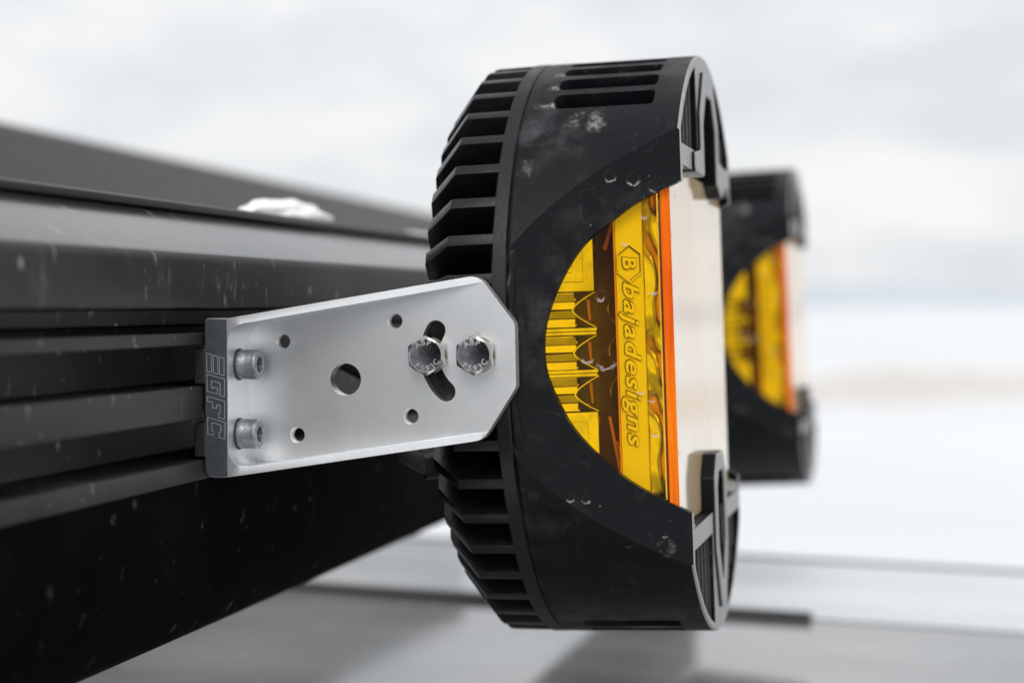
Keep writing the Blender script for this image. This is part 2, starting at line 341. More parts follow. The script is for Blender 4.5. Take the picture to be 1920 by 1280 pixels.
# ------------------------------------------------------------------ setting: snow field and low hills
mb = MB(); N = 40
gx = [-3000 + 6000*i/N for i in range(N+1)]; gy = [-400, -100, -30, -8, 0, 8, 20, 50, 120, 300, 700, 1400, 2400, 3200]
mb.add([(x, y, 0) for y in gy for x in gx], [(j*(N+1)+i, j*(N+1)+i+1, (j+1)*(N+1)+i+1, (j+1)*(N+1)+i) for j in range(len(gy)-1) for i in range(N)])
o = mkobj('snow_ground', mb.mesh('snow_ground', 1), M['snow'], smooth=60); tag(o, 'white snow covered open ground reaching to the horizon', 'ground', kind='structure')
def ridge(name, y0, x0, x1, h, depth, seed, label, mat):
    r = random.Random(seed); ph = [r.uniform(0, 6.3) for _ in range(5)]; mb = MB(); n = 90; vs = []; fs = []
    for i in range(n+1):
        x = x0 + (x1-x0)*i/n; s = .6 + .2*math.sin(x/190+ph[0]) + .13*math.sin(x/71+ph[1]) + .07*math.sin(x/23+ph[2]); s *= min(1, i/12, (n-i)/12)
        for k, (dy, hh) in enumerate(((0, -.02), (depth*.3, .5), (depth*.6, 1), (depth, .2))): vs.append((x, y0+dy+(14*math.sin(x/50+k+ph[3]) if y0 > 500 else 1.5*math.sin(x*.9+k+ph[3])), -.04 + h*s*hh))
    for i in range(n):
        for k in range(3): fs.append((i*4+k, (i+1)*4+k, (i+1)*4+k+1, i*4+k+1))
    mb.add(vs, fs); o = mkobj(name, mb.mesh(name, 1), mat, smooth=80); tag(o, label, 'hill', kind='structure')
ridge('distant_hill', 1500, -1500, 1500, 26, 500, 3, 'far pale snowy hills along the horizon behind the farther lamp', M['hill'])
ridge('brush_bank', 37, -4, 16, 1.1, 22, 5, 'low brownish snowy bank in the blurred distance at the right', M['brush'])

# ------------------------------------------------------------------ vehicle roof under the lamps (mm from lens)
def roof_z(x, y):
    lx = -(167 + .0224*(x+340) + 1.2e-5*(x+340)**2) if x > -340 else -(167 + .039*(x+340))
    return lx - 11 - ((y-1130)/1130.)**2*45*(1 if y < 1130 else .5)
def sheet(name, x0, x1, y0, y1, zf, mat, parent, th=4, nx=36, ny=24, smooth=50):
    mb = MB(); top = []; bot = []
    for j in range(ny+1):
        for i in range(nx+1):
            x = x0+(x1-x0)*i/nx; y = y0+(y1-y0)*j/ny; z = zf(x, y); top.append((x, y, z)); bot.append((x, y, z-th))
    n = (nx+1)*(ny+1); q = lambda i, j: j*(nx+1)+i
    f = [(q(i,j), q(i+1,j), q(i+1,j+1), q(i,j+1)) for j in range(ny) for i in range(nx)]
    f += [tuple(n+k for k in a[::-1]) for a in f]
    for i in range(nx): f += [(q(i,0), n+q(i,0), n+q(i+1,0), q(i+1,0)), (q(i,ny), q(i+1,ny), n+q(i+1,ny), n+q(i,ny))]
    for j in range(ny): f += [(q(0,j), q(0,j+1), n+q(0,j+1), n+q(0,j)), (q(nx,j), n+q(nx,j), n+q(nx,j+1), q(nx,j+1))]
    mb.add(top+bot, f); return mb.obj(name, mat, parent, smooth)
car = empty('vehicle_roof', P(0,0,0), label='glossy dark glass roof of a vehicle with pale side panel below the lamps', cat='vehicle roof')
sheet('glass_panel', -1300, 900, -200, 1133, lambda x, y: roof_z(x, y), M['glass'], car)
sheet('seal', -1300, 900, 1133.5, 1142, lambda x, y: roof_z(x, y) - .6, M['rubber'], car, 8, 36, 2)
sheet('seal', -1300, -72, 1128, 1142, lambda x, y: roof_z(x, y) + 4, M['rubber'], car, 7, 36, 2)
sheet('side_panel', -1300, 900, 1142.5, 1400, lambda x, y: roof_z(x, y) + .4, M['roof'], car)
sheet('roof_edge', -1300, 900, 1401, 1417, lambda x, y: roof_z(x, y) + 1, M['box'], car, 30, 36, 2)

# ------------------------------------------------------------------ grey case on the rack, farther back
case = empty('roof_case', P(-640, 1233, -60), (rad(-.51), 0, 0), label='plain grey hard case blurred behind the black rack bar', cat='case')
mb = MB(); prof = rnd([(0, 40), (0, 189), (-420, 189), (-420, 0), (-6, 0)], [2, 7, 20, 10, 6], 5)
mb.prism(prof, lambda p, q, tt: (p, tt, q), -900, 1400); mb.obj('shell', M['box'], case, 40)
mb = MB(); mb.prism(rnd([(1.5, 22), (1.5, 38), (-8, 38), (-8, 22)], 2), lambda p, q, tt: (p, tt, q), -899, 1399); mb.obj('lid_seam', M['rubber'], case, 40)

# ------------------------------------------------------------------ rack bar: one long extrusion along the vehicle's width
bar = empty('rack_bar', P(-223, 600, -110), label='long black slotted rack bar with dusty splashed front face', cat='rack bar')
def bx(p, q, tt): return (p + 223 - 0, tt - 600, q + 110)
mb = MB()
prof = [(-251, 31.5), (-223, 15.6), (-223, -1.0), (-236, -1.6), (-236, -6.2), (-252, -7.0), (-252, -9.5), (-223.4, -8.5), (-223, -12.3),
        (-247, -12.6), (-247, -25.4), (-223, -25.0), (-223, -35.2), (-247, -35.6), (-247, -48.2), (-223, -48.0), (-222.4, -54), (-290, -54), (-290, 31.5)]
rr = [1.5, 4.5, 1.2, .4, .4, .4, .4, .5, .6, .5, .5, .6, .6, .5, .5, 1.0, .2, 1, 1]
mb.prism(rnd(prof, rr, 3), bx, -150, 1900); ex = mb.obj('extrusion', [M['bar'], M['bar_top']], bar, 30)
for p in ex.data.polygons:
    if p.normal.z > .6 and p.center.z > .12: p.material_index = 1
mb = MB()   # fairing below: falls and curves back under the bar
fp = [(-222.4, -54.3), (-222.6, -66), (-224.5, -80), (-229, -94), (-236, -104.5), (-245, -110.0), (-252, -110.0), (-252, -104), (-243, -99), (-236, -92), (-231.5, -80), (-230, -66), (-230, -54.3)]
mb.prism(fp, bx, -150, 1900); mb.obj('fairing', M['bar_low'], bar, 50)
mb = MB(); mb.prism(rnd([(-252, 31.3), (-249.3, 32.0), (-249.2, 34.2), (-251.5, 35.2), (-262, 35.2), (-262, 31.6)], .6, 3), bx, -150, 1900); mb.obj('edge_strip', M['rubber'], bar, 40)

# snow left lying on the rack
def snow_lump(c, size, seed, label, k=1.0):
    bm = bmesh.new(); bmesh.ops.create_icosphere(bm, subdivisions=5, radius=1)
    from mathutils import noise
    for v in bm.verts:
        d = v.co.normalized(); s = 1 + .30*noise.noise(d*1.7+Vector((seed, 0, 0))) + .13*noise.noise(d*3.4+Vector((0, seed, 0))) + .03*noise.noise(d*9)
        co = d*s; z = co.z if co.z > 0 else co.z*.05
        v.co = Vector((co.x*size[0], co.y*size[1], z*size[2]))*.001
    me = bpy.data.meshes.new('snow_lump'); bm.to_mesh(me); bm.free()
    o = mkobj('snow_lump', me, M['lump'], smooth=180); o.location = P(*c); return tag(o, label, 'snow lump')
snow_lump((-266, 762, 34.6), (12, 50, 8.5), 7.9, 'rounded white lump of snow lying on the rack bar')
snow_lump((-272, 985, 35.0), (14, 75, 3.2), 5.1, 'thin flat patch of snow on the bar beside the lamp fins')

# ------------------------------------------------------------------ aluminium bracket
BO = (-215, 575, -53)                               # base point of the bracket
def make_bracket():
    root = empty('lamp_bracket', P(*BO))
    w = lambda p, q, tt: (p - BO[0], tt - BO[1], q - BO[2])
    outer = rnd([(-222.2, -4.0), (-215.2, -4.2), (-139.5, 9.3), (-128.0, -5.6), (-127.6, -25.4), (-138.0, -41.9), (-215.0, -53.3), (-222.2, -53.6)], [1.6, 1, 5.5, 3.5, 2.5, 6, 1, 3.4], 6)
    mb = MB(); mb.prism(outer, w, 561, 585); o = mkobj('bracket_body', mb.mesh('b'), M['alu'], root)
    mb = MB(); mb.prism([(-214.75, 560.2), (-138.5, 579.9), (-100, 579.9), (-100, 540), (-214.75, 540)], lambda p, q, tt: (p-BO[0], q-BO[1], tt-BO[2]), -80, 40); boolean(o, mb.mesh('c'))
    dx, dz = 75.7, 13.5; bxx, bz = 77., 11.4
    pocket = rnd([(-214.75, -7.0), (-214.75+110, -7.0+110*dz/dx), (-100, -60), (-120, -39.0+3), (-214.75, -50.2)], [6.5, 0, 0, 0, 6.5], 8)
    pocket = rnd([(-214.75, -6.5), (-104, -6.5+110.75*dz/dx), (-104, -50.8+110.75*bz/bxx), (-214.75, -50.8)], [6.5, 0, 0, 6.5], 8)
    mb = MB(); mb.prism(pocket, w, 540, 580); boolean(o, mb.mesh('c'))
    mb = MB()
    for (x, z) in ((-203.6, -11.5), (-166.6, -5.0), (-198.8, -41.2), (-161.4, -34.8)): mb.prism(circ(x, z, 2.55), w, 570, 600)
    mb.prism(circ(-182.7, -23.4, 5.05, 48), w, 570, 600)
    c = (-139.7, -15.4); R0, hw = 15.5, 3.15; pts = []
    a0, a1 = rad(151), rad(228)
    for k in range(17): a = a0+(a1-a0)*k/16; pts.append((c[0]+(R0+hw)*math.cos(a), c[1]+(R0+hw)*math.sin(a)))
    e = (c[0]+R0*math.cos(a1), c[1]+R0*math.sin(a1))
    for k in range(1, 12): a = a1+math.pi*k/12; pts.append((e[0]+hw*math.cos(a), e[1]+hw*math.sin(a)))
    for k in range(17): a = a1+(a0-a1)*k/16; pts.append((c[0]+(R0-hw)*math.cos(a), c[1]+(R0-hw)*math.sin(a)))
    e = (c[0]+R0*math.cos(a0), c[1]+R0*math.sin(a0))
    for k in range(1, 12): a = a0+math.pi+math.pi*k/12; pts.append((e[0]+hw*math.cos(a), e[1]+hw*math.sin(a)))
    mb.prism(pts, w, 570, 600); boolean(o, mb.mesh('c'))
    finish(o, .6, 2, 38, 50)
    o.data.materials.clear(); o.data.materials.append(M['alu'])
    # thin end-face plate coloured for a dark reflection, carrying the engraving
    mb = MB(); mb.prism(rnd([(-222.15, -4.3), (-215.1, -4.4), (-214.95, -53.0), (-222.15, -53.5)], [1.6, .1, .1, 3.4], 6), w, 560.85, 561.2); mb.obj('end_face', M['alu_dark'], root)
    # threads in the four tapped holes
    for (x, z) in ((-203.6, -11.5), (-166.6, -5.0), (-198.8, -41.2), (-161.4, -34.8)):
        mb = MB()
        for k in range(5):
            y = 580.9+k*.8; n = 28; vs = []
            for (r, dy) in ((2.6, -.32), (2.28, 0), (2.6, .32)): vs += [(x+r*math.cos(2*math.pi*i/n)-BO[0], y+dy-BO[1], z+r*math.sin(2*math.pi*i/n)-BO[2]) for i in range(n)]
            mb.add(vs, [(a*n+i, a*n+(i+1) % n, (a+1)*n+(i+1) % n, (a+1)*n+i) for a in range(2) for i in range(n)])
        mb.obj('thread', M['alu'], root, 60)
    # outlined letters cut into the end face (E G F C read downwards)
    zx = lambda a, b: (-221.6 + (a-72)/(304-72)*5.75, -14.95 - (b-90)/(1150-90)*26.1)
    letters = [[[(70,90),(130,100),(132,325),(72,315)], [(155,112),(215,125),(218,350),(158,335)], [(238,133),(300,150),(300,368),(240,350)]],
        [[(72,350),(305,410),(303,635),(245,620),(245,462),(132,432),(132,520),(150,532),(160,512),(212,528),(210,600),(75,565)]],
        [[(78,630),(308,690),(305,915),(230,895),(230,835),(247,825),(247,745),(205,735),(200,782),(145,770),(145,700),(78,690)]],
        [[(80,895),(312,955),(308,1165),(232,1145),(232,1085),(255,1075),(255,990),(138,960),(138,1060),(158,1070),(158,1120),(82,1105)]]]
    for L_ in letters:
        mb = MB()
        for loop in L_:
            q = [Vector(zx(*p)) for p in loop]; hw = .085
            for i in range(len(q)):
                a, b = q[i], q[(i+1) % len(q)]; d = (b-a).normalized(); nn = Vector((-d.y, d.x))*hw; a = a-d*hw; b = b+d*hw
                pl = [tuple(a+nn), tuple(b+nn), tuple(b-nn), tuple(a-nn)]; yy = 560.80 - .006*(i % 3)
                mb.prism(pl, w, yy, 560.9)
        mb.obj('engraved_letter', M['alu_line'], root)
    # spacer tabs seen in the slots behind the flange
    for z0, z1 in ((-13.4, -24.6), (-36.4, -47.2)):
        mb = MB(); mb.box(-226.2-BO[0], -222.3-BO[0], 561.6-BO[1], 583-BO[1], z1-BO[2], z0-BO[2]); mb.obj('slot_nut', M['nut'], root, bevel=.4)
    # two socket head screws
    for zc in (-18.6, -40.4):
        mb = MB(); n = 96; x0, x1, R = -214.75, -207.9, 4.62; yc = 570.8; vs = []
        rings = [(x0, R-.25, 0), (x0+.3, R, 0), (x0+2.2, R, 0), (x0+2.5, R, 1), (x1-1.1, R, 1), (x1-.9, R, 0), (x1-.35, R-.1, 0), (x1, R-.5, 0), (x1, 2.75, 0)]
        for (x, r, kn) in rings:
            for i in range(n):
                rr_ = r - (.17 if (kn and i % 2) else 0); a = 2*math.pi*i/n; vs.append((x-BO[0], yc+rr_*math.cos(a)-BO[1], zc+rr_*math.sin(a)-BO[2]))
        hexr = lambda a: 2.45/ max(abs(math.cos(((a+rad(8)) % (math.pi/3)) - math.pi/6)), .5) - .12*math.cos(6*a)
        for x in (x1-.05, x1-3.4):
            for i in range(n): a = 2*math.pi*i/n; r = hexr(a); vs.append((x-BO[0], yc+r*math.cos(a)-BO[1], zc+r*math.sin(a)-BO[2]))
        m_ = len(rings)+2
        fs = [(a*n+i, a*n+(i+1) % n, (a+1)*n+(i+1) % n, (a+1)*n+i) for a in range(m_-1) for i in range(n)]
        mb.add(vs, fs); sc = mb.obj('socket_screw', M['zinc'], root, 40)
        mb = MB(); mb.prism([(yc+2.9*math.cos(2*math.pi*i/24), zc+2.9*math.sin(2*math.pi*i/24)) for i in range(24)], lambda p, q, tt: (tt-BO[0], p-BO[1], q-BO[2]), x1-3.6, x1-3.3); mb.obj('hex_socket', M['dark'], sc)
        mb = MB(); mb.prism(circ(yc, zc, 5.0, 40), lambda p, q, tt: (tt-BO[0], p-BO[1], q-BO[2]), x0-.02, x0+.35); mb.obj('screw_seat', M['dark'], sc)
    # two hex head bolts with spring washers
    for bi, (bxc, bzc, rot) in enumerate(((-155.2, -15.6, 3), (-139.8, -15.4, 0))):
        y0, y1 = 578.4, 574.4; R = 6.35; mb = MB(); n = 48; vs = []; fs = []
        def hx(a): return R*math.cos(math.pi/6)/math.cos(((a - math.pi/2 - rad(rot)) % (math.pi/3)) - math.pi/6)
        rc = R*math.cos(math.pi/6)
        for i in range(n):
            a = 2*math.pi*i/n + rad(rot) + math.pi/2; r = hx(a)
            yt = y1 + (r-rc*.93)*.62
            for (rr_, y) in ((r, y0), (r, yt), (rc*.93, y1), (rc*.90, y1+.06), (0.0, y1+.08)): vs.append((bxc+rr_*math.cos(a)-BO[0], y-BO[1], bzc+rr_*math.sin(a)-BO[2]))
        for i in range(n):
            j = (i+1) % n
            for k in range(4): fs.append((i*5+k, j*5+k, j*5+k+1, i*5+k+1))
        mb.add(vs, fs); b = mb.obj('hex_bolt', [M['steel'], M['steel_face']], root, 22)
        for p in b.data.polygons:
            if p.normal.y < -.97: p.material_index = 1
        mb = MB(); n = 48; vs = []
        for (r, y) in ((3.2, 580), (5.75, 580), (5.75, 578.5), (3.2, 578.5)): vs += [(bxc+.1+r*math.cos(2*math.pi*i/n)-BO[0], y + (.25*i/n if y < 579 else 0)-BO[1], bzc+r*math.sin(2*math.pi*i/n)-BO[2]) for i in range(n)]
        mb.add(vs, [(a*n+i, a*n+(i+1) % n, ((a+1) % 4)*n+(i+1) % n, ((a+1) % 4)*n+i) for a in range(4) for i in range(n)]); mb.obj('spring_washer', M['brass'], b, 40)
        mb = MB(); mb.prism(circ(bxc, bzc, 2.8, 24), w, 578, 592); mb.obj('shank', M['steel'], b, 40)
        mb = MB()
        for word, sgn, step, a_mid in (('ABP', 1, 27, 97), ('F593C', -1, 25, -82)):
            for i, ch in enumerate(word):
                a = rad(a_mid + rot - sgn*step*(i-(len(word)-1)/2)); v, f = text_geo(ch, 2.5, .14, 0, .045)
                rr_ = 3.25 if sgn > 0 else 4.85
                th = a - math.pi/2 if sgn > 0 else a + math.pi/2
                cx, cz = bxc + rr_*math.cos(a), bzc + rr_*math.sin(a)
                mb.add([(cx + x*math.cos(th) - y*math.sin(th) - BO[0], y1 - .02 - z - BO[1], cz + x*math.sin(th) + y*math.cos(th) - BO[2]) for x, y, z in v], f)
        mb.obj('raised_lettering', M['steel_letter'], b)
    return root
br = make_bracket(); tag(br, 'silver machined aluminium bracket with slot and drilled holes holding the near lamp', 'bracket', 'lamp brackets on the rack bar')

# ------------------------------------------------------------------ lamp
L0 = (-137, 688, -15.5)
def make_lamp():
    root = empty('off_road_lamp', P(*L0), (0, rad(-2.0), 0))
    RB = 102.0
    # --- housing
    mb = MB(); n = 96
    prof = [(5.0, 0), (5.0, 101.6), (4.6, 102.1), (.6, 102.1), (0, 101.5), (0, 96), (-1.5, 83), (-16, 77), (-24, 66), (-29, 50), (-32, 30), (-32, 0)]
    vs = []; fs = []
    for (u, r) in prof: vs += [(u, -r*math.cos(2*math.pi*i/n), r*math.sin(2*math.pi*i/n)) for i in range(n)]
    for a in range(len(prof)-1):
        for i in range(n): fs.append((a*n+i, a*n+(i+1) % n, (a+1)*n+(i+1) % n, (a+1)*n+i))
    mb.add(vs, fs); housing = mb.obj('housing', M['fin'], root, 30)
    # side pad that takes the bracket bolts
    for s in (1, -1):
        mb = MB(); mb.prism(rnd([(-26, -14), (-26, 17), (-20, 24), (-.3, 24), (-.3, -24), (-20, -24)], 2), lambda p, q, tt: (p, s*tt, q), -102.9, -70); mb.obj('mounting_pad', M['fin'], housing, 30, bevel=.8)
    # --- cooling fins, one mesh shared
    mb = MB(); pr_ = rnd([(1.0, 80), (1.0, 101.9), (-14.3, 101.6), (-25.6, 87.5), (-27.6, 75), (-30.5, 54), (-24, 50)], [0, .2, 1.6, 2.6, 4, 1, 0], 4)
    n = len(pr_); th = lambda r: 1.8 + (101-r)*.022
    mb.add([(u, -r, -th(r)) for u, r in pr_] + [(u, -r, th(r)) for u, r in pr_], [tuple(range(n))[::-1], tuple(range(n, 2*n))] + [(i, (i+1) % n, n+(i+1) % n, n+i) for i in range(n)])
    f0 = None
    for k in range(48):
        ang = 21 + 7.5*k
        a = (ang + 180) % 360 - 180
        if abs(a) < 13 or abs(abs(a)-180) < 13: continue
        if f0 is None: f0 = mb.obj('cooling_fin', M['fin'], housing, 40, bevel=1.0, seg=3); f = f0
        else: f = f0.copy(); COL.objects.link(f)
        f.rotation_euler = (rad(-ang), 0, 0)     # angle counts from the near side upwards
    # --- bezel: cylinder cut by two slanted cheeks, hollow in the middle, ribbed top and bottom
    K = .44
    def cyl(u0, u1, r0, r1, n=160):
        mb = MB(); vs = []
        for (u, r) in ((u0, r0), (u0+1.0, r1), (u1-.6, r1), (u1, r1-.6)): vs += [(u, r*math.cos(2*math.pi*i/n), r*math.sin(2*math.pi*i/n)) for i in range(n)]
        fs = [(a*n+i, a*n+(i+1) % n, (a+1)*n+(i+1) % n, (a+1)*n+i) for a in range(3) for i in range(n)] + [tuple(range(n))[::-1], tuple(range(3*n, 4*n))]
        mb.add(vs, fs); return mb
    o = mkobj('bezel', cyl(5.12, 58, 101.5, RB).mesh('bz'), M['black'], root)
    for s in (1, -1):
        mb = MB(); mb.prism([(-40, -(95.5+.44*48)), (120, -(95.5-.44*112)), (120, -300), (-40, -300)], lambda p, q, tt: (p, s*q, tt), -160, 160); boolean(o, mb.mesh('c'))
    # hollow for lens and reflectors
    mb = MB(); hv = lambda u: 95.5 - 4.2 - K*(u-8)
    mb.prism([(7, -hv(7)), (64, -hv(64)), (64, hv(64)), (7, hv(7))], lambda p, q, tt: (p, q, tt), -59, 59)
    cav = mkobj('cavity', mb.mesh('cv'), M['black'], root); boolean(cav, cyl(0, 70, 97.4, 97.4).mesh('cc'), 'INTERSECT'); boolean(o, cav.data); bpy.data.objects.remove(cav)
    # side windows
    win = [(59.5, 54.3), (45.4, 47.5), (37.1, 41.6), (28.9, 34.8), (23.1, 27.0), (18.2, 17.0), (15.5, 8.4), (14.8, .6), (15.4, -6.5), (18.0, -14.3), (23.0, -24.6), (31.5, -34.9), (42.5, -44.5), (59.5, -54.3)]
    sm = []
    for i in range(len(win)-1):
        p0, p1, p2, p3 = (Vector(win[max(i-1, 0)]), Vector(win[i]), Vector(win[i+1]), Vector(win[min(i+2, len(win)-1)]))
        for k in range(4):
            tt_ = k/4; sm.append(tuple(.5*((2*p1) + (p2-p0)*tt_ + (2*p0-5*p1+4*p2-p3)*tt_**2 + (3*p1-p0-3*p2+p3)*tt_**3)))
    sm.append(win[-1]); sm += [(70, -54.3), (70, 54.3)]
    mb = MB()
    mb.prism(sm, lambda p, q, tt: (p, tt, q), -130, -55); boolean(o, mb.mesh('c'))
    mb = MB(); mb.prism(sm, lambda p, q, tt: (p, tt, q), 55, 130); boolean(o, mb.mesh('c'))
    # long scooped grooves over top and bottom
    mb = MB()
    for s in (1, -1):
        for k in (range(-5, 6) if s > 0 else range(-3, 4)):
            a = rad(90*s + k*7.2); pl = rnd([(13, -5.1), (13, 5.1), (50, 5.1), (50, -5.1)], [3.5, 3.5, 2.2, 2.2], 5)
            for t0, t1 in ((89.5, 112),):
                n = len(pl); cn = (math.cos(a), math.sin(a)); tn = (-math.sin(a), math.cos(a)); vs = []
                for tt_, kk in ((t0, .62), (t1, 1.12)):
                    for p, q in pl: vs.append((32+(p-32)*(.72 if tt_ == t0 else 1.06), cn[0]*tt_+tn[0]*q*kk, cn[1]*tt_+tn[1]*q*kk))
                mb.add(vs, [tuple(range(n))[::-1], tuple(range(n, 2*n))] + [(i, (i+1) % n, n+(i+1) % n, n+i) for i in range(n)])
    boolean(o, mb.mesh('c'))
    # pockets between the ribs of the front face, and the central openings
    mb = MB(); RI = 99.4
    for s in (1, -1):
        for sv in (1, -1):
            arc = [(v*sv, math.sqrt(RI**2 - v*v)*s) for v in ((69.8, 66, 60, 54, 48, 42, 36, 30, 27) if s > 0 else (69.8, 66, 60, 54, 48, 42, 36, 30, 24, 20))]
            mb.prism([((27 if s > 0 else 20)*sv, 66*s), (69.8*sv, 66*s)] + arc, lambda p, q, tt: (tt, p, q), 51.7, 66)
    mb.prism(rnd([(-20, 50), (-20, 76), (-9, 88.5), (9, 88.5), (20, 76), (20, 50)], [0, 5, 5, 5, 5, 0]), lambda p, q, tt: (tt, p, q), 46, 66)
    mb.prism(rnd([(-9.5, -50), (-9.5, -78), (-3, -89), (3, -89), (9.5, -78), (9.5, -50)], [0, 3, 3, 3, 3, 0]), lambda p, q, tt: (tt, p, q), 46, 66)
    boolean(o, mb.mesh('c'))
    finish(o, .9, 3, 22, 50)
    o.data.materials.clear(); o.data.materials.append(M['black']); o.data.materials.append(M['worn'])
    for p in o.data.polygons:
        if p.center.x > .0572 and p.normal.x > .3: p.material_index = 1
    bezel = o
    for s in (-1, 1):
        mb = MB(); r_ = random.Random(4); pts = []; rs = []
        for k in range(90):
            a = rad(-46 + 92*k/89); pts.append((6.0+.5*math.sin(k*.31)+r_.uniform(-.25, .25), s*(99.6 if abs(a) > rad(22) else 99.6-1.2*math.cos(a*4))*math.cos(a), 99.8*math.sin(a))); rs.append((.75+.6*abs(math.sin(k*.37+1.2*math.sin(k*.11)))+r_.uniform(-.15, .25))*(1.55 if abs(a) < rad(27) else 1))
        tube(mb, pts, rs, 10); mb.obj('sealant_bead', M['bead'], bezel, 80)
    # guard frames standing in front of the lens (a ring below, an arch above)
    def frame(outl, hole, name):
        mb = MB(); mb.prism(rnd(outl, 2.0, 3), lambda p, q, tt: (tt, p, q), 53.4, 59.5); g = mkobj(name, mb.mesh('g'), M['worn'], bezel)
        if hole:
            mb = MB(); mb.prism(rnd(hole, 2.0, 3), lambda p, q, tt: (tt, p, q), 40, 70); boolean(g, mb.mesh('c'))
        md = g.modifiers.new('b', 'BEVEL'); md.width = .0015; md.segments = 3; md.limit_method = 'ANGLE'; md.angle_limit = rad(35); bake(g)
        g.data.materials.clear(); g.data.materials.append(M['worn']); g.data.materials.append(M['black'])
        for p in g.data.polygons:
            if p.normal.x < .5: p.material_index = 1
        return g
    frame([(-9, -39), (9, -39), (17, -47), (17, -73), (6, -94), (-6, -94), (-17, -73), (-17, -47)], [(-7, -46), (7, -46), (11.5, -51), (11.5, -71), (2.5, -85), (-2.5, -85), (-11.5, -71), (-11.5, -51)], 'guard_ring')
    frame([(-12, 95.5), (12, 95.5), (26, 79.5), (26, 67), (44, 65), (44, 57.5), (32, 53), (23, 57), (-23, 58), (-44, 58.5), (-44, 65), (-26, 67), (-26, 79.5)], [(-19.4, 45), (-19.4, 75.5), (-9, 87.5), (9, 87.5), (19.4, 75.5), (19.4, 45)], 'guard_arch')
    for s in (1, -1):          # thin ribs standing in the front pockets
        for sv in (1, -1):
            for k in range(5):
                v = (21.5 + k*9.2)*sv
                if s > 0 and k == 0: continue
                v += 2.5*sv if s > 0 else 0; top = math.sqrt((RI-.6)**2 - v*v)*s
                mb = MB(); mb.prism([(v-.65, 65.4*s), (v+.65, 65.4*s), (v+.65, top), (v-.65, top)], lambda p, q, tt: (tt, p, q), 51.4, 56.6); mb.obj('front_rib', M['worn_rib'], bezel, bevel=.3)
    # near/far corner webs of the front rim
    for sv in (-1, 1):
        for s in (1, -1):
            mb = MB(); mb.prism([(73.0*sv, 54.6*s), (73.2*sv, 66*s), (60*sv, 65*s), (45*sv, 60*s), (60*sv, 59*s)], lambda p, q, tt: (tt, p, q), 52, 57.6); mb.obj('corner_web', M['worn'], bezel, bevel=.6)
    # --- lens
    lv = lambda u, off: 95.5 - off - K*(u-8)
    lens = None
    for s in (-1, 1):
        mb = MB(); nn_ = 12; vs = []
        for k in range(nn_+1):
            u = 9 + (50.2-9)*k/nn_; hh = min(58.5, math.sqrt(98.5**2 - lv(u, 3.0)**2)); vs += [(u, s*lv(u, 3.0), -hh), (u, s*lv(u, 3.0), hh)]
        mb.add(vs, [(2*k, 2*k+2, 2*k+3, 2*k+1) for k in range(nn_)])
        x = mb.obj('side_lens', M['lens'], root, 60)
    # front plate of the lens: clear amber slab, its polished edge glows orange
    mb = MB(); hw = lambda u: lv(u, 2.6)
    mb.prism([(51.0, -hw(51.0)), (54.0, -hw(54.0)), (54.0, hw(54.0)), (51.0, hw(51.0))], lambda p, q, tt: (p, q, tt), -58.4, 58.4)
    o = mb.obj('front_lens', [M['lens_front'], M['edge']], root)
    for p in o.data.polygons:
        if abs(p.normal.x) < .9: p.material_index = 1
    front = o
    mb = MB(); mb.prism(rnd([(-19, 58.6), (-19, 76), (-8.5, 87), (8.5, 87), (19, 76), (19, 58.6)], [0, 4, 4, 4, 4, 0]), lambda p, q, tt: (tt, p, q), 46.4, 52.5); mb.obj('lens_tab', M['tab'], front, 40)
    # --- inside: reflectors seen through the side window (both sides)
    refl = None
    for s in (-1, 1):
        def sp(u, w, off): return (u, s*lv(u, off), w)
        def panel(name, u0, u1, w0, w1, off, th, mat, parent, bev=0, smooth=None, holes=None):
            mb = MB(); mb.prism([(u0, w0), (u1, w0), (u1, w1), (u0, w1)], lambda p, q, tt: sp(p, q, tt), off, off+th); return mb.obj(name, mat, parent, smooth, bev)
        core = MB(); core.prism([(8, -lv(8, 17)), (49, -lv(49, 17)), (49, -8), (8, -8)], lambda p, q, tt: (p, s*-q, tt), -56, 56)
        refl = core.obj('reflector_block', M['cavity'], root)
        panel('reflector_rail', 36.6, 44.9, -56, 56, 4.6, 2.0, M['satin'], refl, .4)
        # rippled bright strip between the rail and the front plate
        mb = MB(); nu, nw = 8, 120; vs = []
        for j in range(nw+1):
            w = -57 + 114*j/nw
            for i in range(nu+1):
                u = 45.0 + 5.2*i/nu; d = 6.6 + 1.0*math.sin(w*.21+1.3*math.sin(w*.077+.5)) * math.sin(math.pi*i/nu) + .45*math.sin(w*.37+i*.35) + 1.0*(i/nu)
                vs.append(sp(u, w, d))
        mb.add(vs, [(j*(nu+1)+i, j*(nu+1)+i+1, (j+1)*(nu+1)+i+1, (j+1)*(nu+1)+i) for j in range(nw) for i in range(nu)])
        mb.obj('rippled_strip', M['mirror'], refl, 60)
        # scalloped cells between two plates
        cells = [(18.7, 7.5), (4.8, -6.1), (-8.4, -19.5)]
        for a, b in cells:
            m_ = (a+b)/2; hgt = (a-b)/2; cur = []
            for k in range(25):
                q = -1 + 2*k/24; cur.append((22.6 + 7.0*abs(q)**1.5, m_ + hgt*q))
            pts = [(8, b)] + [(min(u, 23.2 + .9*math.cos(w*2.3)), w) for u, w in cur] + [(8, a)]
            mb = MB(); mb.prism(pts, lambda p, q, tt: sp(p, q, tt), 7.0, 15); c = mb.obj('reflector_cell', M['chrome'], refl, bevel=.25)
            # thin bright lip of the cell, curving in from plate to plate
            mb = MB(); n_ = len(cur); vs = []
            for off in (5.8, 8.5): vs += [sp(u, w, off) for u, w in cur] + [sp(u+.55, w, off) for u, w in cur]
            fs = []
